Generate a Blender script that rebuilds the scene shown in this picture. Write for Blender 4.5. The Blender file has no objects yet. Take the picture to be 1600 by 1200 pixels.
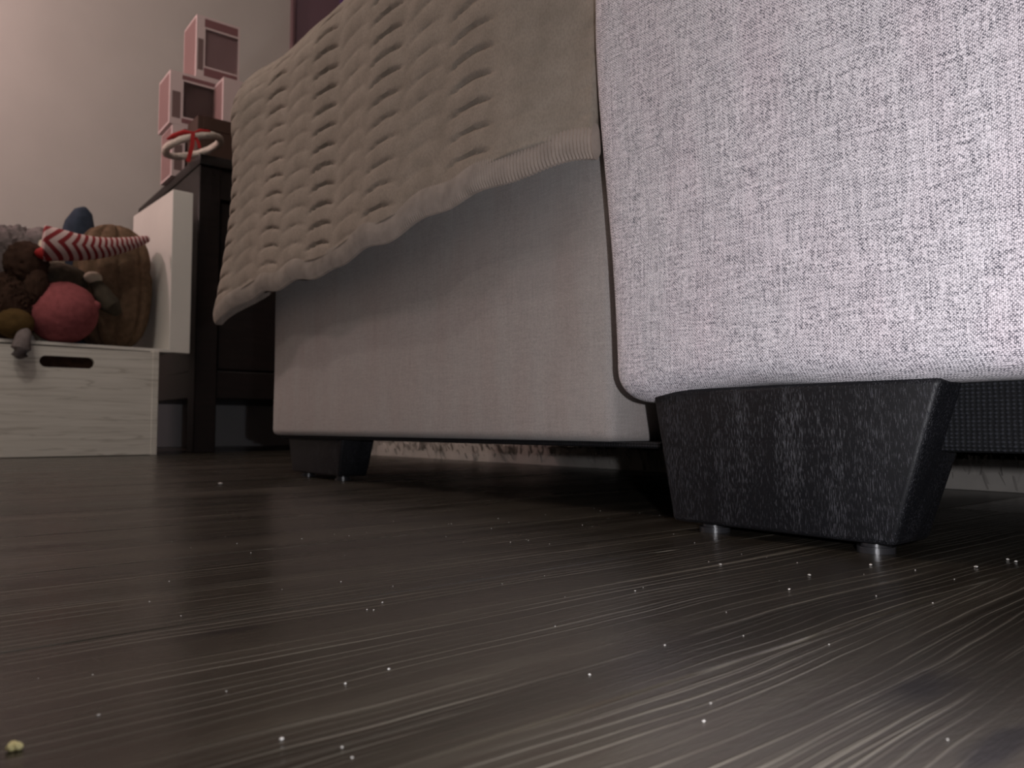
import bpy, bmesh, math, random
from mathutils import Vector, Matrix, noise
random.seed(7)
sc = bpy.context.scene
PI = math.pi
# ------------------------------------------------------------------ camera, world, light, exposure
# world frame: +X along the sofa's side towards its back, +Y into the sofa, Z up; floor at 0
cam_d = bpy.data.cameras.new('camera')
cam_d.sensor_width = 36; cam_d.lens = 27; cam_d.clip_start = .01
cam = bpy.data.objects.new('camera', cam_d); sc.collection.objects.link(cam)
cam.location = (0, 0, .072)
pitch = math.atan(68/1200)
fwd = Vector((-.7809*math.cos(pitch), .6247*math.cos(pitch), math.sin(pitch)))
cam.rotation_euler = fwd.to_track_quat('-Z', 'Y').to_euler()
cam_d.dof.use_dof = True; cam_d.dof.focus_distance = .40; cam_d.dof.aperture_fstop = 19
sc.camera = cam
sc.view_settings.view_transform = 'Standard'; sc.view_settings.look = 'None'
sc.view_settings.gamma = 1; sc.view_settings.exposure = 0.0
try: sc.view_settings.use_curve_mapping = False
except Exception: pass
w = bpy.data.worlds.new('world'); sc.world = w; w.use_nodes = True
w.node_tree.nodes['Background'].inputs[0].default_value = (.02, .018, .016, 1)
w.node_tree.nodes['Background'].inputs[1].default_value = .5

def lamp(name, kind, loc, power, col, size=.05, target=None, angle=None, blend=.5):
    l = bpy.data.lights.new(name, kind); l.energy = power; l.color = col
    if kind == 'AREA': l.size = size
    else: l.shadow_soft_size = size
    if kind == 'SPOT': l.spot_size = angle; l.spot_blend = blend
    o = bpy.data.objects.new(name, l); sc.collection.objects.link(o); o.location = loc
    if target is not None:
        o.rotation_euler = (Vector(target)-Vector(loc)).to_track_quat('-Z', 'Y').to_euler()
    return o
# ceiling lamp over the open floor, an added pink light for the wall glow at left, the phone's flash just right of the lens
lamp('ceiling_bulb', 'POINT', (-1.25, -.22, 1.58), 10.0, (1, .90, .81), .02)
lamp('second_ceiling_bulb', 'POINT', (-1.30, -.60, 1.45), 6.5, (1, .90, .81), .02)
lamp('room_glow', 'AREA', (-1.2, -.6, 2.3), 7.5, (1, .92, .86), 1.2, (-1.2, -.6, 0))
lamp('added_pink_light', 'POINT', (-2.66, -.52, 1.52), 27, (1, .69, .68), .05)  # unseen light added to give the upper left wall its pink glow
lamp('phone_flash', 'SPOT', (.018, .062, .085), 7.3, (.96, .95, 1), .004, (-.17, .43, .14), math.radians(165), .6)

# ------------------------------------------------------------------ helpers
COL = sc.collection
def new_mat(name, col=(.5, .5, .5), rough=.6, spec=.5, metal=0):
    m = bpy.data.materials.new(name); m.use_nodes = True
    b = m.node_tree.nodes['Principled BSDF']
    b.inputs['Base Color'].default_value = (*col, 1); b.inputs['Roughness'].default_value = rough
    b.inputs['Specular IOR Level'].default_value = spec; b.inputs['Metallic'].default_value = metal
    return m, m.node_tree, b
class NT:
    def __init__(s, nt): s.nt = nt
    def n(s, t, **k):
        x = s.nt.nodes.new(t)
        for a, v in k.items():
            if a.startswith('i_'): x.inputs[a[2:].replace('_', ' ')].default_value = v
            else: setattr(x, a, v)
        return x
    def l(s, a, b): s.nt.links.new(a, b)
    def m(s, op, a, b=None, c=None):
        x = s.nt.nodes.new('ShaderNodeMath'); x.operation = op
        for i, v in enumerate((a, b, c)):
            if v is None: continue
            if isinstance(v, (int, float)): x.inputs[i].default_value = v
            else: s.l(v, x.inputs[i])
        return x.outputs[0]
    def coords(s, kind='Object'):
        return s.n('ShaderNodeTexCoord').outputs[kind]
    def map(s, vec, scale=(1, 1, 1), loc=(0, 0, 0)):
        x = s.n('ShaderNodeMapping'); s.l(vec, x.inputs['Vector'])
        x.inputs['Scale'].default_value = scale; x.inputs['Location'].default_value = loc
        return x.outputs[0]
    def noise(s, vec, scale=1, detail=2, rough=.5, dist=0):
        x = s.n('ShaderNodeTexNoise'); s.l(vec, x.inputs['Vector'])
        x.inputs['Scale'].default_value = scale; x.inputs['Detail'].default_value = detail
        x.inputs['Roughness'].default_value = rough; x.inputs['Distortion'].default_value = dist
        return x.outputs[0]
    def ramp(s, fac, stops):
        x = s.n('ShaderNodeValToRGB'); s.l(fac, x.inputs[0]); e = x.color_ramp.elements
        while len(e) < len(stops): e.new(.5)
        for el, (p, c) in zip(e, stops):
            el.position = p; el.color = (*c, 1) if len(c) == 3 else c
        return x.outputs[0]
    def mix(s, fac, a, b, blend='MIX'):
        x = s.n('ShaderNodeMix'); x.data_type = 'RGBA'; x.blend_type = blend
        for sock, v in ((x.inputs[0], fac), (x.inputs[6], a), (x.inputs[7], b)):
            if isinstance(v, (int, float)): sock.default_value = v
            elif isinstance(v, tuple): sock.default_value = (*v, 1)
            else: s.l(v, sock)
        return x.outputs[2]
    def bump(s, h, bsdf, strength=.5, dist=.001, prev=None):
        x = s.n('ShaderNodeBump'); s.l(h, x.inputs['Height'])
        x.inputs['Strength'].default_value = strength; x.inputs['Distance'].default_value = dist
        if prev is not None: s.l(prev, x.inputs['Normal'])
        s.l(x.outputs[0], bsdf.inputs['Normal']); return x.outputs[0]

def link(name, bm, mat, parent=None, smooth=True, label=None, cat=None, group=None, kind=None):
    me = bpy.data.meshes.new(name)
    bmesh.ops.recalc_face_normals(bm, faces=bm.faces[:])
    bm.to_mesh(me); bm.free()
    if mat is not None: me.materials.append(mat)
    if smooth:
        for p in me.polygons: p.use_smooth = True
        try: me.set_sharp_from_angle(angle=math.radians(40))
        except Exception: pass
    o = bpy.data.objects.new(name, me); COL.objects.link(o)
    if parent is not None: attach(o, parent)
    tag(o, label, cat, group, kind); return o
def attach(o, parent):
    o.parent = parent; o.matrix_parent_inverse = (root_world(parent)).inverted()
def root_world(p):
    m = Matrix.LocRotScale(p.location, p.rotation_euler, p.scale)
    return (root_world(p.parent) @ p.matrix_parent_inverse @ m) if p.parent else m
def tag(o, label=None, cat=None, group=None, kind=None):
    for k, v in (('label', label), ('category', cat), ('group', group), ('kind', kind)):
        if v: o[k] = v
def thing(name, loc, label, cat, group=None, rz=0):
    o = bpy.data.objects.new(name, None); COL.objects.link(o); o.location = loc; o.rotation_euler = (0, 0, rz)
    o.empty_display_size = .05; tag(o, label, cat, group); return o
def bx(bm, x0, x1, y0, y1, z0, z1, bev=0, seg=2, M=None):
    r = bmesh.ops.create_cube(bm, size=1)
    vs = r['verts']
    for v in vs:
        v.co = Vector((x0+(v.co.x+.5)*(x1-x0), y0+(v.co.y+.5)*(y1-y0), z0+(v.co.z+.5)*(z1-z0)))
        if M is not None: v.co = M @ v.co
    if bev:
        es = {e for v in vs for e in v.link_edges}
        bmesh.ops.bevel(bm, geom=list(es), offset=bev, segments=seg, affect='EDGES', profile=.5)
    return bm
def boxb(*a, **k): return bx(bmesh.new(), *a, **k)
def frustum(bm, b, t, z0, z1, bev=.002, seg=2):
    """b, t = (x0,x1,y0,y1) at bottom and top"""
    v = [bm.verts.new((x, y, z)) for (x0, x1, y0, y1), z in ((b, z0), (t, z1)) for x, y in ((x0, y0), (x1, y0), (x1, y1), (x0, y1))]
    f = [(3, 2, 1, 0), (4, 5, 6, 7), (0, 1, 5, 4), (1, 2, 6, 5), (2, 3, 7, 6), (3, 0, 4, 7)]
    for q in f: bm.faces.new([v[i] for i in q])
    if bev: bmesh.ops.bevel(bm, geom=list({e for x in v for e in x.link_edges}), offset=bev, segments=seg, affect='EDGES', profile=.5)
    return bm
def rbox(x0, x1, y0, y1, z0, z1, r=.02, step=.03, fn=None):
    """soft upholstered box: subdivided cube with rounded edges and an optional displacement"""
    bm = bmesh.new(); lo = Vector((x0, y0, z0)); hi = Vector((x1, y1, z1)); cache = {}
    def cuts(a, b):
        c = [a+r*(1-math.cos(k*PI/8))*1.0 for k in range(0, 5)]
        n = max(1, int((b-a-2*r)/step)); c += [a+r+(b-a-2*r)*k/n for k in range(1, n)]
        c += [b-r*(1-math.cos(k*PI/8)) for k in range(4, -1, -1)]; return c
    cx, cy, cz = cuts(x0, x1), cuts(y0, y1), cuts(z0, z1)
    def V(i, j, k):
        key = (i, j, k)
        if key not in cache:
            p = Vector((cx[i], cy[j], cz[k]))
            q = Vector([min(max(p[a], lo[a]+r), hi[a]-r) for a in range(3)])
            d = p-q
            if d.length > 1e-9: p = q+d.normalized()*r
            if fn: p = fn(p)
            cache[key] = bm.verts.new(p)
        return cache[key]
    I, J, K = len(cx)-1, len(cy)-1, len(cz)-1
    for i in range(I):
        for j in range(J):
            bm.faces.new([V(i, j, 0), V(i, j+1, 0), V(i+1, j+1, 0), V(i+1, j, 0)])
            bm.faces.new([V(i, j, K), V(i+1, j, K), V(i+1, j+1, K), V(i, j+1, K)])
    for i in range(I):
        for k in range(K):
            bm.faces.new([V(i, 0, k), V(i+1, 0, k), V(i+1, 0, k+1), V(i, 0, k+1)])
            bm.faces.new([V(i, J, k), V(i, J, k+1), V(i+1, J, k+1), V(i+1, J, k)])
    for j in range(J):
        for k in range(K):
            bm.faces.new([V(0, j, k), V(0, j, k+1), V(0, j+1, k+1), V(0, j+1, k)])
            bm.faces.new([V(I, j, k), V(I, j+1, k), V(I, j+1, k+1), V(I, j, k+1)])
    return bm
def tube(bm, pts, rad, n=12, cap=True, fn=None, up=Vector((0, 0, 1))):
    pts = [Vector(p) for p in pts]; rings = []
    for i, p in enumerate(pts):
        t = (pts[min(i+1, len(pts)-1)]-pts[max(i-1, 0)]).normalized()
        s = t.cross(up)
        if s.length < 1e-4: s = t.cross(Vector((1, 0, 0)))
        s.normalize(); u = s.cross(t)
        r = rad[i] if isinstance(rad, (list, tuple)) else rad
        ring = []
        for k in range(n):
            a = 2*PI*k/n; rr = r*(fn(i, a) if fn else 1)
            ring.append(bm.verts.new(p+s*math.cos(a)*rr+u*math.sin(a)*rr))
        rings.append(ring)
    for a, b in zip(rings, rings[1:]):
        for k in range(n): bm.faces.new([a[k], a[(k+1) % n], b[(k+1) % n], b[k]])
    if cap:
        bm.faces.new(rings[0][::-1]); bm.faces.new(rings[-1])
    return rings
def cyl(bm, x, y, z0, z1, r, r1=None, n=24):
    return tube(bm, [(x, y, z0), (x, y, z1)], [r, r1 or r], n, up=Vector((1, 0, 0)))
def blob(c, rad, sub=4, amp=0, freq=20, fn=None, rot=None, bm=None):
    bm = bm or bmesh.new(); r = bmesh.ops.create_icosphere(bm, subdivisions=sub, radius=1)
    for v in r['verts']:
        d = v.co.normalized(); p = Vector((d.x*rad[0], d.y*rad[1], d.z*rad[2]))
        k = 1
        if fn: k *= fn(d)
        if amp: k += amp*(noise.noise(d*freq)+.5*noise.noise(d*freq*2.3))
        p = p*k
        if rot is not None: p = rot @ p
        v.co = Vector(c)+p
    return bm

# ------------------------------------------------------------------ materials
def fabric(name, light, dark, period=.0017, tint=(.62, .56, .58), rough=.9, contrast=1, uplane='XY'):
    m, nt, b = new_mat(name, light, rough, .15); t = NT(nt); co = t.coords()
    sx = t.n('ShaderNodeSeparateXYZ'); t.l(co, sx.inputs[0])
    u = t.m('ADD', sx.outputs[0], t.m('MULTIPLY', sx.outputs[1], 1.0)); z = sx.outputs[2]
    n1 = t.noise(co, 90, 2); n2 = t.noise(t.map(co, (1, 1, 1), (3, 1, 5)), 110, 2)
    n3 = t.noise(co, 14, 2)
    k = 2*PI/period
    a = t.m('SINE', t.m('ADD', t.m('MULTIPLY', u, k), t.m('MULTIPLY', t.m('ADD', n1, n3), 9.0)))
    c = t.m('SINE', t.m('ADD', t.m('MULTIPLY', z, k), t.m('MULTIPLY', t.m('ADD', n2, n3), 9.0)))
    weave = t.m('MULTIPLY', a, c)
    grid = t.m('MULTIPLY', t.m('ADD', t.m('ABSOLUTE', a), t.m('ABSOLUTE', c)), .5)
    fine = t.noise(co, 900, 2)
    hs = t.noise(t.map(co, (60, 60, 700)), 1, 2); vs = t.noise(t.map(co, (700, 700, 40)), 1, 2)
    slub = t.m('ADD', t.m('MULTIPLY', hs, .5), t.m('MULTIPLY', vs, .5))
    v = t.m('ADD', t.m('MULTIPLY', weave, .26*contrast), t.m('MULTIPLY', t.m('SUBTRACT', grid, .6), .45*contrast))
    v = t.m('ADD', v, t.m('MULTIPLY', t.m('SUBTRACT', fine, .5), 1.1*contrast))
    v = t.m('ADD', v, t.m('MULTIPLY', t.m('SUBTRACT', slub, .5), .9*contrast))
    v = t.m('ADD', v, .5)
    big = t.noise(t.map(co, (30, 30, 9)), 1, 3)
    base = t.ramp(v, [(.12, dark), (.5, tuple((p*.55+q*.45) for p, q in zip(light, dark))), (.88, light)])
    col = t.mix(t.m('MULTIPLY', t.ramp(big, [(.4, (0, 0, 0)), (.65, (1, 1, 1))]), .55), base, tint, 'MULTIPLY')
    t.l(col, b.inputs['Base Color'])
    t.bump(t.m('ADD', v, t.m('MULTIPLY', weave, .2)), b, .55, .0006)
    try: b.inputs['Sheen Weight'].default_value = .15
    except Exception: pass
    return m
M_PANEL = fabric('woven_fabric_lightened_as_flash_lit', (.86, .82, .86), (.10, .098, .12), .0018, (1, .93, .95), contrast=1.25)  # same cloth as the arm, lightened in place of stronger flash
M_ARM = fabric('woven_fabric_darkened_as_dimly_lit', (.42, .385, .365), (.18, .168, .16), .0020, (.93, .86, .84), contrast=.6)  # panel cloth toned darker and warmer, weaker light put into the colour
def plain(name, col, rough=.6, spec=.4, nscale=0, namt=.15, bump=0, bscale=200, stretch=(1, 1, 1), metal=0):
    m, nt, b = new_mat(name, col, rough, spec, metal); t = NT(nt); co = t.map(t.coords(), stretch)
    if nscale:
        f = t.noise(co, nscale, 4)
        lo = tuple(c*(1-namt) for c in col); hi = tuple(min(1, c*(1+namt)) for c in col)
        t.l(t.ramp(f, [(.3, lo), (.7, hi)]), b.inputs['Base Color'])
    if bump: t.bump(t.noise(co, bscale, 3), b, bump, .001)
    return m
def leg_wood():
    m, nt, b = new_mat('black_stained_wood', (.012, .012, .015), .5, .3); t = NT(nt); co = t.coords()
    wob = t.noise(t.map(co, (25, 25, 12)), 1, 2)
    f = t.noise(t.map(co, (2100, 2100, 170)), 1, 2, .6)
    area = t.noise(t.map(co, (75, 75, 7)), 1, 3)
    th = t.m('ADD', f, t.m('MULTIPLY', t.m('SUBTRACT', area, .5), .28))
    k = t.ramp(th, [(.56, (0, 0, 0)), (.70, (1, 1, 1))])
    t.l(t.mix(k, (.0035, .0038, .0052), (.038, .038, .045)), b.inputs['Base Color'])
    t.bump(k, b, .5, .0005); return m
M_LEG = leg_wood()
M_BASE = None
def base_cloth():
    m, nt, b = new_mat('black_base_cloth', (.01, .011, .015), .8, .2); t = NT(nt); co = t.coords()
    s = t.n('ShaderNodeSeparateXYZ'); t.l(co, s.inputs[0])
    u = t.m('ADD', t.m('MULTIPLY', s.outputs[0], 2*PI/.0028), t.m('MULTIPLY', t.noise(co, 60, 1), 3))
    a = t.m('SINE', u); c = t.m('SINE', t.m('MULTIPLY', s.outputs[2], 2*PI/.0022))
    v = t.m('ADD', t.m('MULTIPLY', t.m('ADD', a, c), .22), t.m('MULTIPLY', t.noise(co, 700, 2), .8))
    t.l(t.ramp(v, [(.4, (.002, .0023, .003)), (.85, (.016, .017, .021))]), b.inputs['Base Color'])
    t.bump(v, b, .5, .001); return m
M_BASE = base_cloth()
M_GLIDE = plain('dark_plastic_glide', (.018, .018, .02), .3, .5)
def floor_wood():
    m, nt, b = new_mat('dark_brown_wood_grain_vinyl', (.05, .04, .03), .4, .5); t = NT(nt)
    co = t.coords(); oi = t.n('ShaderNodeObjectInfo')
    off = t.n('ShaderNodeCombineXYZ'); r = oi.outputs['Random']
    t.l(t.m('MULTIPLY', r, 3.1), off.inputs[0]); t.l(t.m('MULTIPLY', r, 7.7), off.inputs[1])
    va = t.n('ShaderNodeVectorMath', operation='ADD'); t.l(co, va.inputs[0]); t.l(off.outputs[0], va.inputs[1]); p = va.outputs[0]
    s = t.n('ShaderNodeSeparateXYZ'); t.l(p, s.inputs[0])
    warp = t.noise(t.map(p, (3.5, 1.3, 1)), 1, 2)            # slow bend of the grain
    warp2 = t.noise(t.map(p, (26, 9, 1)), 1, 2)
    xx = t.m('ADD', s.outputs[0], t.m('ADD', t.m('MULTIPLY', warp, .055), t.m('MULTIPLY', warp2, .008)))
    g = t.n('ShaderNodeCombineXYZ'); t.l(xx, g.inputs[0]); t.l(t.m('MULTIPLY', s.outputs[1], .03), g.inputs[1])
    vary = t.noise(t.map(g.outputs[0], (1, .4, 1)), 34, 2)
    ph = t.m('ADD', t.m('MULTIPLY', xx, 2*PI/.0062), t.m('MULTIPLY', vary, 34))
    ridge = t.m('POWER', t.m('MAXIMUM', t.m('SINE', ph), 0), 9)
    ph2 = t.m('ADD', t.m('MULTIPLY', xx, 2*PI/.0031), t.m('MULTIPLY', t.noise(g.outputs[0], 60, 2), 30))
    ridge2 = t.m('POWER', t.m('MAXIMUM', t.m('SINE', ph2), 0), 8)
    m2 = t.ramp(t.noise(t.map(p, (28, 3, 1), (4, 2, 0)), 1, 2), [(.44, (0, 0, 0)), (.62, (.75, .75, .75))])
    ridge = t.m('MAXIMUM', ridge, t.m('MULTIPLY', ridge2, m2))
    broad = t.noise(g.outputs[0], 30, 2)
    patch = t.noise(t.map(p, (7, 2, 1)), 1, 3)
    ridge = t.m('MULTIPLY', ridge, t.ramp(t.noise(t.map(p, (40, 5, 1)), 1, 3), [(.40, (.06, .06, .06)), (.62, (1, 1, 1))]))
    base = t.ramp(t.m('ADD', t.m('MULTIPLY', broad, .6), t.m('MULTIPLY', patch, .4)),
                  [(.34, (.0095, .008, .0058)), (.5, (.023, .0195, .0145)), (.66, (.046, .040, .030))])
    fine = t.noise(t.map(g.outputs[0], (1, 4, 1)), 420, 2)
    base = t.mix(t.ramp(fine, [(.35, (0, 0, 0)), (.7, (.55, .55, .55))]), base, (.018, .013, .010))
    # knots
    kn = t.n('ShaderNodeTexVoronoi'); t.l(t.map(p, (5.2, 2.1, 1)), kn.inputs['Vector']); kn.inputs['Scale'].default_value = 1
    kf = t.ramp(t.m('ADD', kn.outputs['Distance'], t.m('MULTIPLY', t.noise(t.map(p, (60, 22, 1)), 1, 2), .16)), [(.10, (1, 1, 1)), (.24, (0, 0, 0))])
    base = t.mix(t.m('MULTIPLY', kf, .85), base, (.012, .009, .008))
    gp = t.n('ShaderNodeNewGeometry').outputs['Position']        # four dark knots, where the boards have them
    wob = t.m('MULTIPLY', t.m('SUBTRACT', t.noise(t.map(gp, (90, 30, 1)), 1, 2), .5), 1.3)
    for kx, ky, ka, kb in ((-.279, .092, .0055, .020), (-.098, .222, .010, .028), (-.543, .078, .008, .024), (-.070, .200, .005, .024)):
        e = t.n('ShaderNodeVectorMath', operation='LENGTH')
        t.l(t.map(gp, (1/ka, 1/kb, 0), (-kx/ka, -ky/kb, 0)), e.inputs[0])
        f = t.ramp(t.m('ADD', e.outputs['Value'], wob), [(.35, (.85, .85, .85)), (1.0, (0, 0, 0))])
        base = t.mix(f, base, (.006, .005, .005)); ridge = t.m('MULTIPLY', ridge, t.m('SUBTRACT', 1, f))
    col = t.mix(t.m('MULTIPLY', ridge, .62), base, (.175, .158, .128))
    t.l(col, b.inputs['Base Color'])
    t.l(t.ramp(patch, [(.3, (.22, .22, .22)), (.7, (.32, .32, .32))]), b.inputs['Roughness'])
    h = t.m('ADD', t.m('MULTIPLY', ridge, 1.0), t.m('MULTIPLY', t.noise(t.map(p, (900, 160, 1)), 1, 2), .35))
    t.bump(h, b, .45, .0008); return m
M_FLOOR = floor_wood()
M_WALL = plain('warm_grey_wall_paint', (.50, .475, .44), .85, .2, 6, .03, .15, 300)
M_CEIL = plain('white_ceiling_paint', (.7, .68, .65), .9, .2)
M_TRIM = plain('grey_white_painted_trim', (.42, .43, .44), .5, .4)
def knit():
    m, nt, b = new_mat('tan_knit_cotton', (.4, .34, .28), .92, .1); t = NT(nt); co = t.coords()
    f = t.noise(co, 40, 3); fine = t.noise(t.map(co, (700, 700, 350)), 1, 2)
    col = t.ramp(f, [(.3, (.232, .198, .162)), (.7, (.292, .252, .210))])
    col = t.mix(t.m('MULTIPLY', t.ramp(fine, [(.35, (1, 1, 1)), (.6, (0, 0, 0))]), .3), col, (.15, .12, .10))
    t.l(col, b.inputs['Base Color']); t.bump(fine, b, .5, .0008); return m
M_KNIT = knit()
M_HEM = plain('tan_knit_hem', (.30, .25, .215), .9, .1, 60, .15, .3, 900)
M_DARKWOOD = plain('dark_espresso_wood', (.010, .0065, .006), .45, .3, 12, .3, 0, 200, (8, 1, 8))
def whitewash():
    m, nt, b = new_mat('whitewashed_wood', (.5, .48, .44), .6, .3); t = NT(nt); co = t.coords()
    g = t.noise(t.map(co, (6, 4, 95)), 1, 4, .6, .6); l = t.noise(t.map(co, (3, 2.2, 30)), 1, 3, .55, .8)
    c = t.ramp(g, [(.3, (.54, .51, .455)), (.6, (.66, .63, .57))])
    rr = t.ramp(t.m('ABSOLUTE', t.m('SUBTRACT', l, .5)), [(.0, (1, 1, 1)), (.022, (0, 0, 0))])
    t.l(t.mix(t.m('MULTIPLY', rr, .45), c, (.25, .22, .18)), b.inputs['Base Color'])
    t.bump(g, b, .15, .001); return m
M_WHITE = whitewash()
M_WHITE2 = plain('white_painted_board', (.66, .63, .58), .55, .4, 5, .05)
M_RUG = plain('pale_shaggy_pile', (.30, .28, .255), .95, .1, 25, .12)
M_BROWN = plain('brown_plush', (.125, .080, .050), .95, .1, 60, .25, .6, 500)
M_DKBROWN = plain('dark_brown_plush', (.040, .022, .015), .95, .1, 60, .3, .6, 500)
M_PINK = plain('pink_plush', (.30, .085, .090), .95, .1, 80, .15, .7, 400)
M_GREY = plain('grey_plush', (.17, .145, .14), .95, .1, 60, .2, .6, 400)
M_YEL = plain('mustard_plush', (.09, .055, .02), .95, .1, 60, .2, .6, 400)
M_BLUE = plain('navy_blue_plush', (.030, .040, .058), .9, .1, 60, .2, .5, 400)
M_CREAM = plain('cream_plush', (.52, .46, .36), .9, .1)
M_RED = plain('red_fabric', (.30, .018, .018), .8, .2, 80, .1, .3, 500)
M_OLIVE = plain('olive_grey_plush', (.075, .062, .045), .95, .1, 60, .2, .6, 400)
M_FLUFF = plain('white_fluffy_yarn', (.55, .48, .42), .95, .1, 100, .15, .6, 400)
M_CRUMB = plain('white_crumb', (.40, .385, .36), .8, .3); M_CRUMBY = plain('pale_yellow_crumb', (.62, .56, .28), .8, .3)
M_CARD = plain('pink_white_card', (.58, .46, .45), .6, .3)
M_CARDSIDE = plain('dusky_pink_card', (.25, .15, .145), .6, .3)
M_PRINT = plain('maroon_print', (.20, .09, .095), .6, .3)
M_INNER = plain('haze_paled_dark_card', (.17, .11, .105), .6, .3)  # lightened: glare haze over the box windows put into the colour
M_BRCARD = plain('dark_brown_card', (.055, .028, .02), .6, .3)
def window_film():
    m, nt, b = new_mat('clear_box_window', (.8, .8, .8), .08, .5)
    b.inputs['Transmission Weight'].default_value = 1; b.inputs['IOR'].default_value = 1.05; return m
M_FILM = window_film()

# ------------------------------------------------------------------ the setting
XW = -3.0
floor = link('floor', boxb(XW-.05, 1.6, -1.6, 3.2, -.05, -.0042), plain('subfloor', (.01, .008, .007), .8), None, False, kind='structure')
PW, PL = .152, 1.22
col_i = 0; x = -.905-PW*14
pm = bpy.data.meshes.new('plank'); bmp = boxb(0, PW-.0011, 0, PL-.0004, -.004, 0, .0005, 1); bmp.to_mesh(pm); bmp.free(); pm.materials.append(M_FLOOR)
while x < 1.6:
    y = -1.6-[.1, .98, .31, 1.12, .2, .9][col_i % 6]
    while y < 3.2:
        o = bpy.data.objects.new('plank', pm); COL.objects.link(o); o.location = (x, y, 0); o.parent = floor
        y += PL
    x += PW; col_i += 1
link('wall_back', boxb(XW-.1, XW, -1.7, 3.3, -.05, 2.4), M_WALL, None, False, kind='structure')
link('wall_left', boxb(XW, 1.6, -1.7, -1.6, -.05, 2.4), M_WALL, None, False, kind='structure')
link('wall_right', boxb(XW, 1.6, 3.2, 3.3, -.05, 2.4), M_WALL, None, False, kind='structure')
link('wall_front', boxb(1.6, 1.7, -1.7, 3.3, -.05, 2.4), M_WALL, None, False, kind='structure')
link('ceiling', boxb(XW-.1, 1.7, -1.7, 3.3, 2.4, 2.5), M_CEIL, None, False, kind='structure')
for nm, a in (('baseboard_back', (XW, XW+.016, -1.6, 3.2)), ('baseboard_left', (XW, 1.6, -1.6, -1.584)), ('baseboard_right', (XW, 1.6, 3.184, 3.2)), ('baseboard_front', (1.584, 1.6, -1.6, 3.2))):
    bm = boxb(*a, 0, .165, .002, 1)
    link(nm, bm, M_TRIM, None, False, kind='structure')

# ------------------------------------------------------------------ sofa
sofa = thing('sofa', (-.6, 1.3, 0), 'light grey woven fabric sofa on chunky black wooden legs, tan knit blanket over its arm', 'sofa')
def panel_fn(p):
    p = p.copy()
    k = min(1, max(0, (p.z-.11)/.28)); k = k*k*(3-2*k)
    if p.x < -.25: p.x -= .021*k*min(1, (-.25-p.x)/.12)
    if p.z < .13:                                                    # the hem is pulled tight over the leg
        w = max(0, 1-(p.z-.093)/.037)
        p.z += w*(.0058*math.exp(-((p.x+.285)/.06)**2)+.0030*math.exp(-((p.x+.15)/.09)**2)-.0045*math.exp(-((p.x+.372)/.020)**2))
    if p.y < .43:                                                    # padding bulge
        s = max(0, math.sin(PI*min(1, max(0, (p.x+.40)/.35))))*max(0, math.sin(PI*min(1, max(0, (p.z-.093)/.76))))
        p.y -= .006*s
        p.y += .0015*noise.noise(Vector((p.x*12, 0, p.z*9)))
    return p
link('side_panel', rbox(-.405, -.05, .415, .50, .0935, .86, .021, .012, panel_fn), M_PANEL, sofa, label='light grey woven side panel of the backrest, lightened as flash lit')
link('backrest', rbox(-.385, -.055, .50, 2.36, .10, .85, .02, .12), M_PANEL, sofa)
def arm_fn(p):
    p = p.copy()
    if p.y < .47: p.y += .0012*noise.noise(Vector((p.x*9, 1, p.z*7)))
    return p
link('arm', rbox(-1.141, -.430, .445, .70, .0605, .545, .009, .03, arm_fn), M_ARM, sofa, label='grey fabric arm side under the blanket, darkened as dimly lit')
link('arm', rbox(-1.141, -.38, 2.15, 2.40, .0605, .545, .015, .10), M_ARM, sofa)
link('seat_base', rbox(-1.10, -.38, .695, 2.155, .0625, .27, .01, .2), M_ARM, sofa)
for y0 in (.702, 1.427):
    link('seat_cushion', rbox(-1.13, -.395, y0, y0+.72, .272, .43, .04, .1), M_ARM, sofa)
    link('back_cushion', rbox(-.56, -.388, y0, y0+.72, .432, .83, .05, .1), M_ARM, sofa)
link('base_cloth', boxb(-.385, -.06, .452, 2.35, .0585, .102, .003, 2), M_BASE, sofa, False, label='black cloth covered base under the side panel')
link('dust_cover', boxb(-1.125, -.386, .453, 2.36, .0560, .0606, .001, 1), M_BASE, sofa, False)
def sofa_leg(x0, y0, ztop=.0985, full=True, flip=1):
    # front face towards -Y, wider above, its right side slanting in
    bm = bmesh.new(); h = ztop
    k = (h-.0062)/.0923
    b = (x0, x0+.155, y0, y0+.044); t = (x0-.013*k, x0+.155+.030*k, y0-.006*k, y0+.044+.004*k)
    frustum(bm, b, t, .0062, h, .0035, 3)
    o = link('leg', bm, M_LEG, sofa)
    for gx in (x0+.024, x0+.137):
        g = bmesh.new(); cyl(g, gx, y0+.016, 0, .0035, .0105); cyl(g, gx, y0+.016, .0035, .0066, .0085)
        link('glide', g, M_GLIDE, o)
    return o
sofa_leg(-.357, .431)
sofa_leg(-1.108, .464, .0585)
sofa_leg(-.357, 2.28, .0575); sofa_leg(-1.108, 2.30, .0585)

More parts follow.
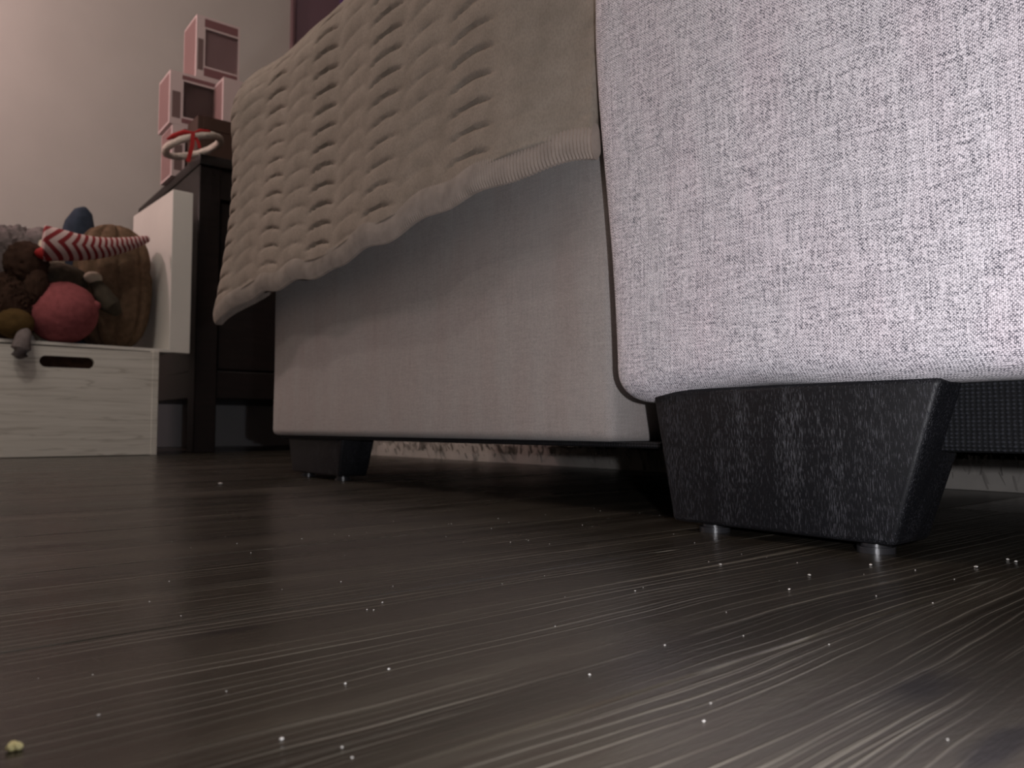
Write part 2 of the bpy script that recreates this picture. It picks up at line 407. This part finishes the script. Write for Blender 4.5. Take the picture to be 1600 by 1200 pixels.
# ------------------------------------------------------------------ blanket over the arm
def blanket():
    root = thing('blanket', (-.78, .58, .56), 'tan chunky knit blanket with wavy ribs and a ribbed hem hanging over the sofa arm', 'blanket')
    # plan path: along the outer face, round the arm's front end, back inside
    pts = []                                                        # (x, y, nx, ny, s)
    xo, yo, xe, yi, R = -.428, .406, -1.262, .80, .112
    step = .0045; s = 0
    n = int((xo-(xe+R))/step)
    for i in range(n+1): pts.append((xo-i*(xo-(xe+R))/n, yo, 0, -1))
    m = 26
    for i in range(1, m+1):
        a = -PI/2-PI/2*i/m; pts.append((xe+R+R*math.cos(a), yo+R+R*math.sin(a), math.cos(a), math.sin(a)))
    n2 = 30
    for i in range(1, n2+1): pts.append((xe, yo+R+(yi-yo-2*R)*i/n2, -1, 0))
    for i in range(1, 13):
        a = -PI-PI/2*i/12; pts.append((xe+R+R*math.cos(a), yi-R+R*math.sin(a), math.cos(a), math.sin(a)))
    for i in range(1, 31): pts.append((xe+R+(xo-(xe+R))*i/30, yi, 0, 1))
    ss = [0]
    for a, b in zip(pts, pts[1:]): ss.append(ss[-1]+math.hypot(b[0]-a[0], b[1]-a[1]))
    S_corner = xo-(xe+R)+R*PI/4; S_in = ss[n+m+n2+6]
    ztop, rt = .656, .10
    def hem_z(s, X):
        z = .276+.006*math.sin(s*9+1.2)+.0018*math.sin(s*40)
        z += .025*math.exp(-((s-.05)/.42)**2)
        if s > S_corner: z += min(.09, (s-S_corner)*.9)
        z -= .026*math.exp(-((s-S_corner)/.10)**2)
        if s > S_in-.25: z += (.45-z)*min(1, (s-S_in+.25)/.2)
        return z
    def disp(s, z):
        cw = .0785; q = (s-.1025)/cw+.0                              # strong creases centred at s=.175+k*.157
        k = math.floor(q); u = q-k
        strong = (k % 2 == 0)
        win = max(0, math.sin(PI*u))**.7
        arch = .0075*(1-(2*u-1)**2)+.003*(u-.5)
        zz = z-arch+(0 if strong else .0123)+.0025*noise.noise(Vector((s*14, z*10, 3)))
        f = (zz/.0247) % 1.0
        groove = math.exp(-((f-.5)/.075)**2)
        vis = min(1, max(.25, .75+.9*noise.noise(Vector((s*7+5, z*7, 1)))))
        flat = 1
        if s < .10: flat = .35
        amp = (.0062 if strong else .0015)*win*vis*flat
        pillow = .0008*math.sin(PI*f-PI/2)**2*win*flat
        return pillow-amp*groove+.0030*noise.noise(Vector((s*8, z*6, 0)))
    NV = 170
    bm = bmesh.new(); grid = []
    for (X, Y, nx, ny), s in zip(pts, ss):
        hz = hem_z(s, X); L1 = (ztop-rt)-hz; L2 = rt*PI/2; L3 = .006; L = L1+L2+L3; colv = []
        for j in range(NV+1):
            d = L*j/NV
            if d < L1:
                z = hz+d; off = 0; nn = Vector((nx, ny, 0))
                t = 1-d/L1
                off = .010*t*t                                       # it flares a little towards the hem
                off += .040*math.exp(-((s-S_corner)/.08)**2)*t*t+.024*math.exp(-((s-S_corner+.02)/.10)**2)*(1-t)
            elif d < L1+L2:
                a = (d-L1)/rt; z = ztop-rt+rt*math.sin(a); off = -rt*(1-math.cos(a)); nn = Vector((nx*math.cos(a), ny*math.cos(a), math.sin(a)))
            else:
                z = ztop; off = -rt-(d-L1-L2); nn = Vector((0, 0, 1))
            if d >= L1: off += .024*math.exp(-((s-S_corner+.02)/.10)**2)
            off -= .030*math.exp(-(s/.075)**2)
            off += .005*math.sin(s*23+.6)*max(0, 1-d/L1)*.6
            k = disp(s, d+hz*.0) if True else 0
            p = Vector((X+nx*off, Y+ny*off, z))+nn*k
            colv.append(bm.verts.new(p))
        grid.append(colv)
    for a, b in zip(grid, grid[1:]):
        for j in range(NV): bm.faces.new([a[j], a[j+1], b[j+1], b[j]])
    try:
        f = bm.faces.new([c[-1] for c in grid]); bmesh.ops.triangulate(bm, faces=[f])
    except Exception: pass
    o = link('knit_body', bm, M_KNIT, root)
    md = o.modifiers.new('thickness', 'SOLIDIFY'); md.thickness = .009; md.offset = -1
    # ribbed hem: a soft roll below the knit
    bm = bmesh.new(); rings = []; N = 10; smax = S_in; s = 0; i = 0
    import bisect
    while s < smax:
        k = max(0, min(len(ss)-2, bisect.bisect_right(ss, s)-1)); f = (s-ss[k])/max(1e-6, ss[k+1]-ss[k]); f = min(1, f)
        A, B = pts[k], pts[k+1]
        X = A[0]+(B[0]-A[0])*f; Y = A[1]+(B[1]-A[1])*f; nn = Vector((A[2]+(B[2]-A[2])*f, A[3]+(B[3]-A[3])*f, 0)).normalized()
        hz = hem_z(s, X); rib = .0008*math.cos(s*2*PI/.0034)
        off = .010+.040*math.exp(-((s-S_corner)/.08)**2)+.005*math.sin(s*23+.6)*.6-.030*math.exp(-(s/.075)**2)
        # a step every few centimetres where the pleats end
        pl = .0025*math.sin(s*2*PI/.1)
        a_, b_ = .0055+rib*.8+pl*.3, .0150+rib*.6
        ring = []
        for q in range(N):
            t = 2*PI*q/N
            ring.append(bm.verts.new(Vector((X, Y, hz-.006+pl))+nn*(off-.004+a_*math.cos(t))+Vector((0, 0, b_*math.sin(t)))))
        rings.append(ring); s += .00085
    for a, b in zip(rings, rings[1:]):
        for q in range(N): bm.faces.new([a[q], a[(q+1) % N], b[(q+1) % N], b[q]])
    bm.faces.new(rings[0]); bm.faces.new(rings[-1][::-1])
    link('hem', bm, M_HEM, root, label='finely ribbed rolled hem')
blanket()

# ------------------------------------------------------------------ rug partly under the sofa
def rug():
    bm = bmesh.new(); x0, x1, y0, y1 = -2.0, .35, .965, 2.2
    nx, ny = 110, 70; g = []
    for i in range(nx+1):
        r = []
        for j in range(ny+1):
            X = x0+(x1-x0)*i/nx; Y = y0+(y1-y0)*(j/ny)**1.6
            e = min(1, min(i, nx-i, j, ny-j)/2.0)
            z = .004+(.030*e**.5)+(.006*noise.noise(Vector((X*22, Y*22, 0)))+.004*noise.noise(Vector((X*60, Y*60, 2))))*e
            Y2 = Y+(.010*noise.noise(Vector((X*16, 5, 0))) if j < 2 else 0)
            r.append(bm.verts.new((X, Y2, z)))
        g.append(r)
    for i in range(nx):
        for j in range(ny): bm.faces.new([g[i][j], g[i+1][j], g[i+1][j+1], g[i][j+1]])
    # skirt down to the floor
    ring = [g[i][0] for i in range(nx+1)]+[g[nx][j] for j in range(1, ny+1)]+[g[i][ny] for i in range(nx-1, -1, -1)]+[g[0][j] for j in range(ny-1, 0, -1)]
    low = [bm.verts.new((v.co.x, v.co.y, .0005)) for v in ring]
    for k in range(len(ring)):
        a = (k+1) % len(ring); bm.faces.new([ring[k], ring[a], low[a], low[k]])
    bm.faces.new(low)
    root = thing('rug', (-.8, 1.8, 0), 'thick pale shaggy rug lying partly beneath the sofa', 'rug')
    link('rug_body', bm, M_RUG, root)
    rnd = random.Random(3); bm = bmesh.new()
    for k in range(5200):
        if k < 3200: X = rnd.uniform(x0, x1); Y = y0+rnd.uniform(0, .03)
        else: X = rnd.uniform(x0, -.1); Y = y0+rnd.uniform(.02, .35)
        h = rnd.uniform(.016, .026) if k < 3200 else rnd.uniform(.034, .042)
        zb = .002 if k < 3200 else .024
        if k < 3200 and rnd.random() < .6: zb = .018; h = rnd.uniform(.03, .041)
        dx, dy = rnd.uniform(-.008, .008), rnd.uniform(-.012, .004) if k < 3200 else rnd.uniform(-.006, .006)
        wv = .0016; a = rnd.uniform(0, PI); cx, sy = math.cos(a)*wv, math.sin(a)*wv
        v = [bm.verts.new((X-cx, Y-sy, zb)), bm.verts.new((X+cx, Y+sy, zb)), bm.verts.new((X+cx*.7+dx, Y+sy*.7+dy, h)), bm.verts.new((X-cx*.7+dx, Y-sy*.7+dy, h))]
        bm.faces.new(v)
    link('pile', bm, M_RUG, root, False, kind='stuff')
rug()

# ------------------------------------------------------------------ dark cabinet by the wall
cab = thing('cabinet', (-2.6, 1.2, 0), 'dark espresso wooden cabinet with boxes on top against the wall behind the blanket', 'cabinet')
CX0, CX1, CY0, CY1, CT = -2.96, -2.25, .65, 1.75, .856
link('top', boxb(CX0, CX1+.01, CY0, CY1, CT-.03, CT, .003), M_DARKWOOD, cab)
link('carcass', boxb(CX0+.01, CX1-.035, CY0+.014, CY1-.014, .235, CT-.03, .002, 1), M_DARKWOOD, cab)
link('apron', boxb(CX0+.012, CX1-.002, CY0+.004, CY0+.02, CT-.12, CT-.03, .001, 1), M_DARKWOOD, cab)
link('apron', boxb(CX1-.020, CX1-.003, CY0+.062, CY1-.062, CT-.12, CT-.03, .001, 1), M_DARKWOOD, cab)
link('shelf', boxb(CX0+.01, CX1-.008, CY0+.006, CY1-.006, .156, .235, .002, 1), M_DARKWOOD, cab)
for lx in (CX0+.01, CX1-.062):
    for ly in (CY0+.002, CY1-.064):
        link('leg', boxb(lx, lx+.062, ly, ly+.062, 0, CT-.03, .003, 1), M_DARKWOOD, cab)
for k in range(2):
    ya = CY0+.068+k*.484
    d = link('door', boxb(CX1-.036, CX1-.016, ya, ya+.478, .24, CT-.123, .003, 1), M_DARKWOOD, cab)
    kb = bmesh.new(); tube(kb, [(CX1-.017, ya+(.44 if k == 0 else .04), .5), (CX1+.006, ya+(.44 if k == 0 else .04), .5)], [.005, .011], 14)
    link('knob', kb, M_GLIDE, d)

# ------------------------------------------------------------------ boxes on the cabinet
def carton(name, X, Y, Z, wd, dp, h, label, group, rz=0, inner=M_INNER, side=M_CARDSIDE, win=(.26, .12, .17, .16), strips=True, frame=M_CARD):
    """box whose near face looks to +X; X,Y = its near left corner seen from the camera. win = margins left, right, bottom, top as shares"""
    root = thing(name, (X-dp/2, Y+wd/2, Z), label, 'box', group)
    T = Matrix.Translation((X, Y, Z)) @ Matrix.Rotation(rz, 4, 'Z')
    y0, y1, z0, z1 = wd*win[0], wd*(1-win[1]), h*win[2], h*(1-win[3])
    bm = bmesh.new()
    bx(bm, -dp, -.012, 0, wd, 0, h, M=T)
    for a in ((-.012, 0, 0, y0, 0, h), (-.012, 0, y1, wd, 0, h), (-.012, 0, y0, y1, 0, z0), (-.012, 0, y0, y1, z1, h)): bx(bm, *a, M=T)
    link('carton', bm, frame, root, False)
    link('inner_card', boxb(-.0115, -.010, y0, y1, z0, z1, M=T), inner, root, False, label='dark inside of the window')
    link('window', boxb(-.003, -.0022, y0, y1, z0, z1, M=T), M_FILM, root, False)
    link('side_print', boxb(-dp+.008, -.012, -.0008, 0, .008, h-.008, M=T), side, root, False, label='dusky pink printed side')
    if strips:
        for a, c in ((z1+.006, h-.008), (.008, z0-.006)):
            link('title_print', boxb(0, .0006, y0*.9, wd*.95, a, c, M=T), M_PRINT, root, False, label='maroon printed strip')
        link('picture_print', boxb(0, .0006, y0*.18, y0*.8, h*.12, h*.62, M=T), M_INNER, root, False, label='dark printed picture')
    return root
G = 'pink and white window boxes stacked on the cabinet'
carton('toy_box', -2.50, .640, .857, .150, .125, .165, 'bottom window box of the stack, half hidden by the white ring', G)
carton('toy_box', -2.50, .630, 1.0225, .155, .130, .170, 'middle window box of the stack with a large dark window', G)
carton('toy_box', -2.50, .706, 1.1930, .138, .140, .205, 'pink and white window box with plum inside, topmost of the stack', G, inner=plain('haze_paled_plum_card', (.48, .31, .32), .6), win=(.20, .04, .2, .2))  # this inner card is paled further, glare haze painted in
carton('toy_box', -2.41, .765, 1.025, .14, .11, .15, 'small pale box at the right of the stack, beside the blanket', G, win=(.42, .2, .35, .3), strips=False)
rb = thing('brown_box', (-2.42, .75, .857), 'plain dark brown box under the small pale box', 'box')
link('carton', boxb(-2.49, -2.385, .683, .86, .857, 1.024, .001, 1), M_BRCARD, rb, False)
link('lid_flap', boxb(-2.4845, -2.3835, .7, .85, .985, 1.0245, .0005, 1), M_BRCARD, rb, False)

# ------------------------------------------------------------------ white fluffy ring with a red ribbon
ring = thing('yarn_ring', (-2.30, .645, .857), 'white fluffy ring with a red ribbon on the cabinet corner', 'ornament')
def torus(C, R, r, ax, ay, n=72, m=12, fn=None):
    bm = bmesh.new(); rr = []
    up = ax.cross(ay).normalized()
    for i in range(n):
        a = 2*PI*i/n; d = ax*math.cos(a)+ay*math.sin(a); c = C+d*R; q = []
        for j in range(m):
            b = 2*PI*j/m; k = r*(1+.22*noise.noise(Vector((math.cos(a)*6, math.sin(a)*6, b*1.2))))
            q.append(bm.verts.new(c+d*k*math.cos(b)+up*k*math.sin(b)))
        rr.append(q)
    for i in range(n):
        for j in range(m): bm.faces.new([rr[i][j], rr[(i+1) % n][j], rr[(i+1) % n][(j+1) % m], rr[i][(j+1) % m]])
    return bm
vd = Vector((-.93, .26, 0)).normalized(); rt_ = Vector((.26, .93, 0)).normalized()
tl = math.radians(20)
axr = rt_*math.cos(tl)+Vector((0, 0, 1))*math.sin(tl)
RC = Vector((-2.275, .640, .884))
link('ring', torus(RC, .078, .0100, axr, vd), M_FLUFF, ring)
bm = bmesh.new()
def strip(bm, pts, wv, th=.0012, wdir=None):
    rows = []
    pts = [Vector(p) for p in pts]
    for p in pts:
        wd_ = (wdir or rt_)*wv/2; n_ = Vector((.9, -.3, 0))*th
        rows.append([bm.verts.new(p-wd_-n_), bm.verts.new(p+wd_-n_), bm.verts.new(p+wd_+n_), bm.verts.new(p-wd_+n_)])
    for a, b in zip(rows, rows[1:]):
        for k in range(4): bm.faces.new([a[k], a[(k+1) % 4], b[(k+1) % 4], b[k]])
    bm.faces.new(rows[0][::-1]); bm.faces.new(rows[-1])
F = RC-vd*.085
strip(bm, [F+Vector((0, 0, .012)), F+Vector((.004, -.003, -.005)), F+Vector((.006, -.004, -.03)), F+Vector((.004, -.01, -.06)), F+Vector((.004, -.014, -.078))], .011)
strip(bm, [F+Vector((0, .004, .0)), F+Vector((.006, .012, -.018)), F+Vector((.006, .016, -.034))], .009)
link('ribbon_tail', bm, M_RED, ring)
bm = bmesh.new()
for sgn in (-1, 1):
    tube(bm, [F+rt_*sgn*.002+Vector((0, 0, .008)), F+rt_*sgn*.02+Vector((-.01, 0, .014+sgn*.004)), F+rt_*sgn*.045+Vector((-.02, 0, .010+sgn*.012)), F+rt_*sgn*.060+Vector((-.03, 0, .006+sgn*.016))], [.003, .008, .008, .002], 8)
link('bow', bm, M_RED, ring)

# ------------------------------------------------------------------ framed picture on the back wall
pic = thing('wall_picture', (XW+.02, 1.6, 1.42), 'dark plum framed picture hanging on the wall above the blanket', 'picture')
py0, py1, pz0, pz1 = 1.218, 2.25, 1.42, 2.16
bm = bmesh.new(); f_ = .012
for a in ((py0, py0+f_, pz0, pz1), (py1-f_, py1, pz0, pz1), (py0+f_, py1-f_, pz0, pz0+f_), (py0+f_, py1-f_, pz1-f_, pz1)): bx(bm, XW+.001, XW+.026, *a, .001, 1)
link('frame', bm, plain('maroon_frame', (.17, .10, .11), .4), pic, False)
link('mat_board', boxb(XW+.001, XW+.014, py0+f_, py1-f_, pz0+f_, pz1-f_), plain('haze_paled_plum_board', (.20, .125, .155), .6), pic, False)  # board colour raised to carry the glare haze
def picmat():
    m, nt, b = new_mat('violet_blue_print', (.1, .08, .3), .5); t = NT(nt)
    t.l(t.ramp(t.noise(t.coords(), 9, 3), [(.35, (.06, .06, .20)), (.55, (.20, .09, .30)), (.75, (.10, .14, .36))]), b.inputs['Base Color']); return m
link('print', boxb(XW+.014, XW+.016, py0+.215, py1-.215, pz0+.2, pz1-.08), picmat(), pic, False, label='blue and violet printed sheet')

# ------------------------------------------------------------------ crates
def slotted(y0, y1, z0, z1, x0, x1, sc_, sw, sh):
    """board in the YZ plane with a stadium-shaped slot"""
    cy, cz = sc_; n = 40; inner = []; outer = []
    for k in range(n):
        a = 2*PI*k/n; r = sh/2; h = sw/2-r
        inner.append((cy+(h if math.cos(a) >= 0 else -h)+r*math.cos(a), cz+r*math.sin(a)))
        dx, dz = math.cos(a), math.sin(a)
        t = min(((y1-cy)/dx if dx > 1e-9 else (y0-cy)/dx if dx < -1e-9 else 1e9), ((z1-cz)/dz if dz > 1e-9 else (z0-cz)/dz if dz < -1e-9 else 1e9))
        outer.append([cy+dx*t, cz+dz*t])
    for c in ((y0, z0), (y0, z1), (y1, z0), (y1, z1)):
        k = min(range(n), key=lambda i: abs(math.atan2(math.sin(2*PI*i/n-math.atan2(c[1]-cz, c[0]-cy)), math.cos(2*PI*i/n-math.atan2(c[1]-cz, c[0]-cy)))))
        outer[k] = list(c)
    bm = bmesh.new(); L = []
    for x in (x0, x1): L.append(([bm.verts.new((x, *p)) for p in inner], [bm.verts.new((x, *p)) for p in outer]))
    for k in range(n):
        q = (k+1) % n
        for i_, o_ in L: bm.faces.new([i_[k], i_[q], o_[q], o_[k]])
        bm.faces.new([L[0][0][k], L[0][0][q], L[1][0][q], L[1][0][k]]); bm.faces.new([L[0][1][k], L[0][1][q], L[1][1][q], L[1][1][k]])
    return bm
crate = thing('wooden_crate', (-2.32, .32, 0), 'whitewashed wooden crate with an oval hand slot standing on the floor', 'crate')
x1 = -2.15; ya, yb, zt = .113, .533, .273
link('front_panel', slotted(ya+.016, yb-.016, .002, zt-.004, x1-.016, x1-.002, (.322, .2325), .118, .028), M_WHITE, crate, False)
link('back_panel', boxb(-2.55, -2.536, ya+.016, yb-.016, .002, zt-.004), M_WHITE, crate, False)
link('side_panel', boxb(-2.55, x1, yb-.016, yb, 0, zt, .0015, 1), M_WHITE, crate, False)
link('side_panel', boxb(-2.55, x1, ya, ya+.016, 0, zt, .0015, 1), M_WHITE, crate, False)
link('bottom_panel', boxb(-2.536, x1-.017, ya+.016, yb-.016, .004, .016), M_WHITE, crate, False)
link('inside_block', rbox(-2.53, x1-.02, ya+.02, yb-.02, .02, .262, .03, .1), M_DKBROWN, crate, label='dark brown block filling the crate behind the slot')  # solid dark brown block filling the inside behind the slot
bin_ = thing('toy_bin', (-2.36, .36, .2745), 'tall white open-fronted bin full of plush toys standing on the whitewashed crate', 'bin')
ang = math.atan2(.020, .35)
Tb = Matrix.Translation((-2.195, .622, .2745)) @ Matrix.Rotation(ang, 4, 'Z')
link('front_post', boxb(-.018, 0, -.055, 0, 0, .448, .0015, 1, M=Tb), M_WHITE2, bin_, False)
link('side_panel', boxb(-.36, -.018, -.0545, -.042, 0, .448, .001, 1, M=Tb), M_WHITE2, bin_, False)
link('bottom_panel', boxb(-.35, -.0, -.53, -.055, 0, .008, M=Tb), M_WHITE2, bin_, False)
link('side_panel', boxb(-.35, -.0, -.545, -.53, 0, .448, .001, 1, M=Tb), M_WHITE2, bin_, False)
link('back_panel', boxb(-.35, -.34, -.53, -.016, .008, .25, M=Tb), M_WHITE2, bin_, False)

# ------------------------------------------------------------------ plush toys in the bin
ZB = .284
def chan(d):
    a = math.atan2(d.y, d.x)
    k = 1.02-.10*math.exp(-((abs(((a*5/PI) % 1)-.5)*2-1)/.22)**2)*max(0, 1-abs(d.z)**6)
    k *= (1/(abs(d.x)**4+abs(d.y)**4+abs(d.z)**4)**.25)**.45 if True else 1
    k -= .05*math.exp(-((d.z-.38+.12*d.y)/.07)**2)
    return k
bp = thing('quilted_plush', (-2.33, .462, ZB), 'large brown quilted plush toy with upright padded channels at the right of the bin', 'plush toy')
link('body', blob((-2.335, .452, .457), (.085, .098, .172), 5, .012, 8, chan), M_BROWN, bp)
bm = bmesh.new(); tube(bm, [(-2.235, .392, .452), (-2.225, .405, .425), (-2.222, .425, .395), (-2.235, .448, .375)], [.014, .022, .026, .012], 12)
link('arm', bm, M_OLIVE, bp, label='olive grey drooping arm')
link('paw', blob((-2.232, .386, .462), (.017, .022, .016), 3, .08, 4), M_CREAM, bp, label='cream tip of the arm')
pk = thing('pink_plush', (-2.2, .325, ZB), 'round pink knitted plush ball in the middle of the bin front', 'plush toy')
link('body', blob((-2.215, .318, ZB+.0775), (.078, .080, .078), 5, .02, 5, rot=Matrix.Rotation(.4, 3, 'X')), M_PINK, pk)
link('knot', blob((-2.19, .385, ZB+.10), (.012, .014, .012), 3, .05, 4), M_PINK, pk)
gp = thing('grey_plush', (-2.32, .2, ZB), 'shaggy grey plush toy at the left edge behind the dark brown one', 'plush toy')
link('body', blob((-2.40, .225, .475), (.095, .088, .13), 5, .10, 14), M_GREY, gp)
link('head', blob((-2.37, .282, .56), (.045, .042, .045), 4, .12, 10), M_GREY, gp)
dk = thing('dark_plush', (-2.2, .2, ZB), 'dark brown shaggy plush toy at the left edge beside the pink ball', 'plush toy')
link('body', blob((-2.24, .205, ZB+.085), (.075, .070, .085), 5, .09, 12), M_DKBROWN, dk)
link('head', blob((-2.21, .235, .475), (.042, .048, .055), 4, .12, 9), M_DKBROWN, dk)
link('arm', blob((-2.19, .255, .415), (.03, .028, .05), 4, .12, 9), M_DKBROWN, dk)
yp = thing('mustard_plush', (-2.16, .2, ZB), 'mustard yellow plush toy low at the left picture edge', 'plush toy')
link('body', blob((-2.165, .212, ZB+.036), (.028, .040, .036), 4, .06, 8), M_YEL, yp)
pw = thing('plush_paw', (-2.15, .22, .25), 'grey plush paw drooping over the crate rim at the left', 'plush toy')
bm = bmesh.new(); tube(bm, [(-2.178, .235, .300), (-2.150, .230, .296), (-2.133, .225, .280), (-2.128, .222, .258), (-2.130, .220, .242), (-2.133, .22, .235)], [.012, .015, .017, .021, .018, .006], 16)
link('paw', bm, M_GREY, pw)
# striped cone
def striped():
    root = thing('striped_cone', (-2.19, .36, .54), 'red and white chevron striped plush cone lying across the toys', 'plush toy')
    P = [Vector(p) for p in ((-2.175, .262, .524), (-2.172, .30, .524), (-2.178, .345, .526), (-2.190, .40, .536), (-2.205, .46, .557), (-2.222, .517, .584))]
    pts = []; N = 60
    for i in range(N+1):
        f = i/N*(len(P)-1); k = min(int(f), len(P)-2); t = f-k
        p0, p1, p2, p3 = P[max(k-1, 0)], P[k], P[k+1], P[min(k+2, len(P)-1)]
        pts.append(.5*((2*p1)+(p2-p0)*t+(2*p0-5*p1+4*p2-p3)*t*t+(3*p1-p0-3*p2+p3)*t*t*t))
    rad = []
    for i in range(N+1):
        f = i/N; r = .040*(1-f)**.75+.006
        if f < .05: r *= math.sqrt(max(.04, 1-(1-f/.05)**2))
        if f > .97: r *= math.sqrt(max(.05, 1-((f-.97)/.03)**2))
        rad.append(r)
    bm = bmesh.new(); n = 24; rg = tube(bm, pts, rad, n)
    uv = bm.loops.layers.uv.new('len_height'); L = [0]
    for a, b in zip(pts, pts[1:]): L.append(L[-1]+(b-a).length)
    info = {}
    for i, r in enumerate(rg):
        for k, v in enumerate(r): info[v] = (L[i]*(1+.9*L[i]/L[-1]), math.sin(2*PI*k/n)*rad[i])
    for f in bm.faces:
        for l in f.loops: l[uv].uv = info[l.vert]
    m, nt, b = new_mat('red_white_chevrons', (.5, .4, .4), .85, .2); t = NT(nt)
    u = t.n('ShaderNodeSeparateXYZ'); t.l(t.n('ShaderNodeTexCoord').outputs['UV'], u.inputs[0])
    s = t.m('FRACT', t.m('DIVIDE', t.m('SUBTRACT', u.outputs[0], t.m('ABSOLUTE', u.outputs[1])), .0315))
    t.l(t.mix(t.ramp(s, [(.0, (0, 0, 0)), (.45, (0, 0, 0)), (.5, (1, 1, 1)), (.95, (1, 1, 1))]), (.20, .022, .025), (.50, .38, .36)), b.inputs['Base Color'])
    link('body', bm, m, root)
    link('tip', blob((-2.165, .272, .497), (.016, .026, .016), 3, .05, 5), M_RED, root, label='plain red lower tip')
striped()
bl = thing('blue_plush', (-2.40, .38, .58), 'small navy blue pointed plush hat sticking up behind the brown toy', 'plush toy')
bm = bmesh.new(); tube(bm, [(-2.475, .385, ZB), (-2.475, .385, .50), (-2.475, .385, .59), (-2.475, .390, .655), (-2.475, .398, .692), (-2.475, .402, .706)], [.050, .050, .048, .038, .024, .006], 20, up=Vector((1, 0, 0)))
link('hat', bm, M_BLUE, bl)
bm = bmesh.new(); tube(bm, [(-2.46, .35, .61), (-2.455, .325, .613), (-2.45, .305, .625)], [.013, .014, .006], 10)
link('brim', bm, M_BLUE, bl)
cl = thing('cream_plush', (-2.35, .31, ZB), 'pale cream plush toy behind the striped cone', 'plush toy')
link('body', blob((-2.345, .298, .44), (.055, .045, .152), 4, .05, 7), M_CREAM, cl)
od = thing('olive_plush', (-2.26, .30, .42), 'dark olive plush toy wedged between the striped cone and the pink ball', 'plush toy')
link('body', blob((-2.265, .305, .455), (.05, .075, .042), 4, .10, 9), M_OLIVE, od)

# ------------------------------------------------------------------ crumbs on the floor
def crumb(x, y, r, rnd):
    bm = bmesh.new(); bmesh.ops.create_icosphere(bm, subdivisions=1, radius=r)
    for v in bm.verts: v.co = Vector((v.co.x*rnd.uniform(.7, 1.3)+x, v.co.y*rnd.uniform(.7, 1.4)+y, v.co.z*rnd.uniform(.4, .6)+r*.5))
    return bm
rn = random.Random(5)
cb = bmesh.new()
for k, (dx, dy) in enumerate(((-.0008, 0), (.0006, .0007), (.0004, -.0006))): blob((-.207+dx, .023+dy, .0009), (.0010, .0011, .0009), 2, .3, 3, bm=cb)
link('yellow_crumb', cb, M_CRUMBY, label='pale yellow crumb on the floor at the lower left corner', cat='crumb')
pos = [(-.175, .072, .0005), (-.205, .117, .0004), (-.211, .447, .0016), (-.203, .454, .001), (-.163, .436, .0010), (-.161, .473, .0011), (-.156, .470, .001), (-.153, .478, .0012), (-.149, .483, .001), (-.205, .349, .0008), (-.164, .16, .0004), (-.193, .312, .0006), (-.121, .157, .00035), (-.983, .319, .003), (-.20, .40, .0008), (-.25, .34, .0007)]
for k in range(110): 
    a = rn.random(); pos.append((rn.uniform(-.55, -.05), rn.uniform(.03, .5), rn.uniform(.00016, .00040)))
bm = bmesh.new()
for x, y, r in pos:
    if y > .425 and -.37 < x < -.19: continue
    b2 = bmesh.ops.create_icosphere(bm, subdivisions=1, radius=r)
    for v in b2['verts']: v.co = Vector((v.co.x*rn.uniform(.7, 1.3)+x, v.co.y*rn.uniform(.7, 1.5)+y, v.co.z*.6+r*.6))
link('dust_specks', bm, M_CRUMB, None, label='tiny white dust specks and crumbs scattered over the dark floor', cat='dust', kind='stuff')
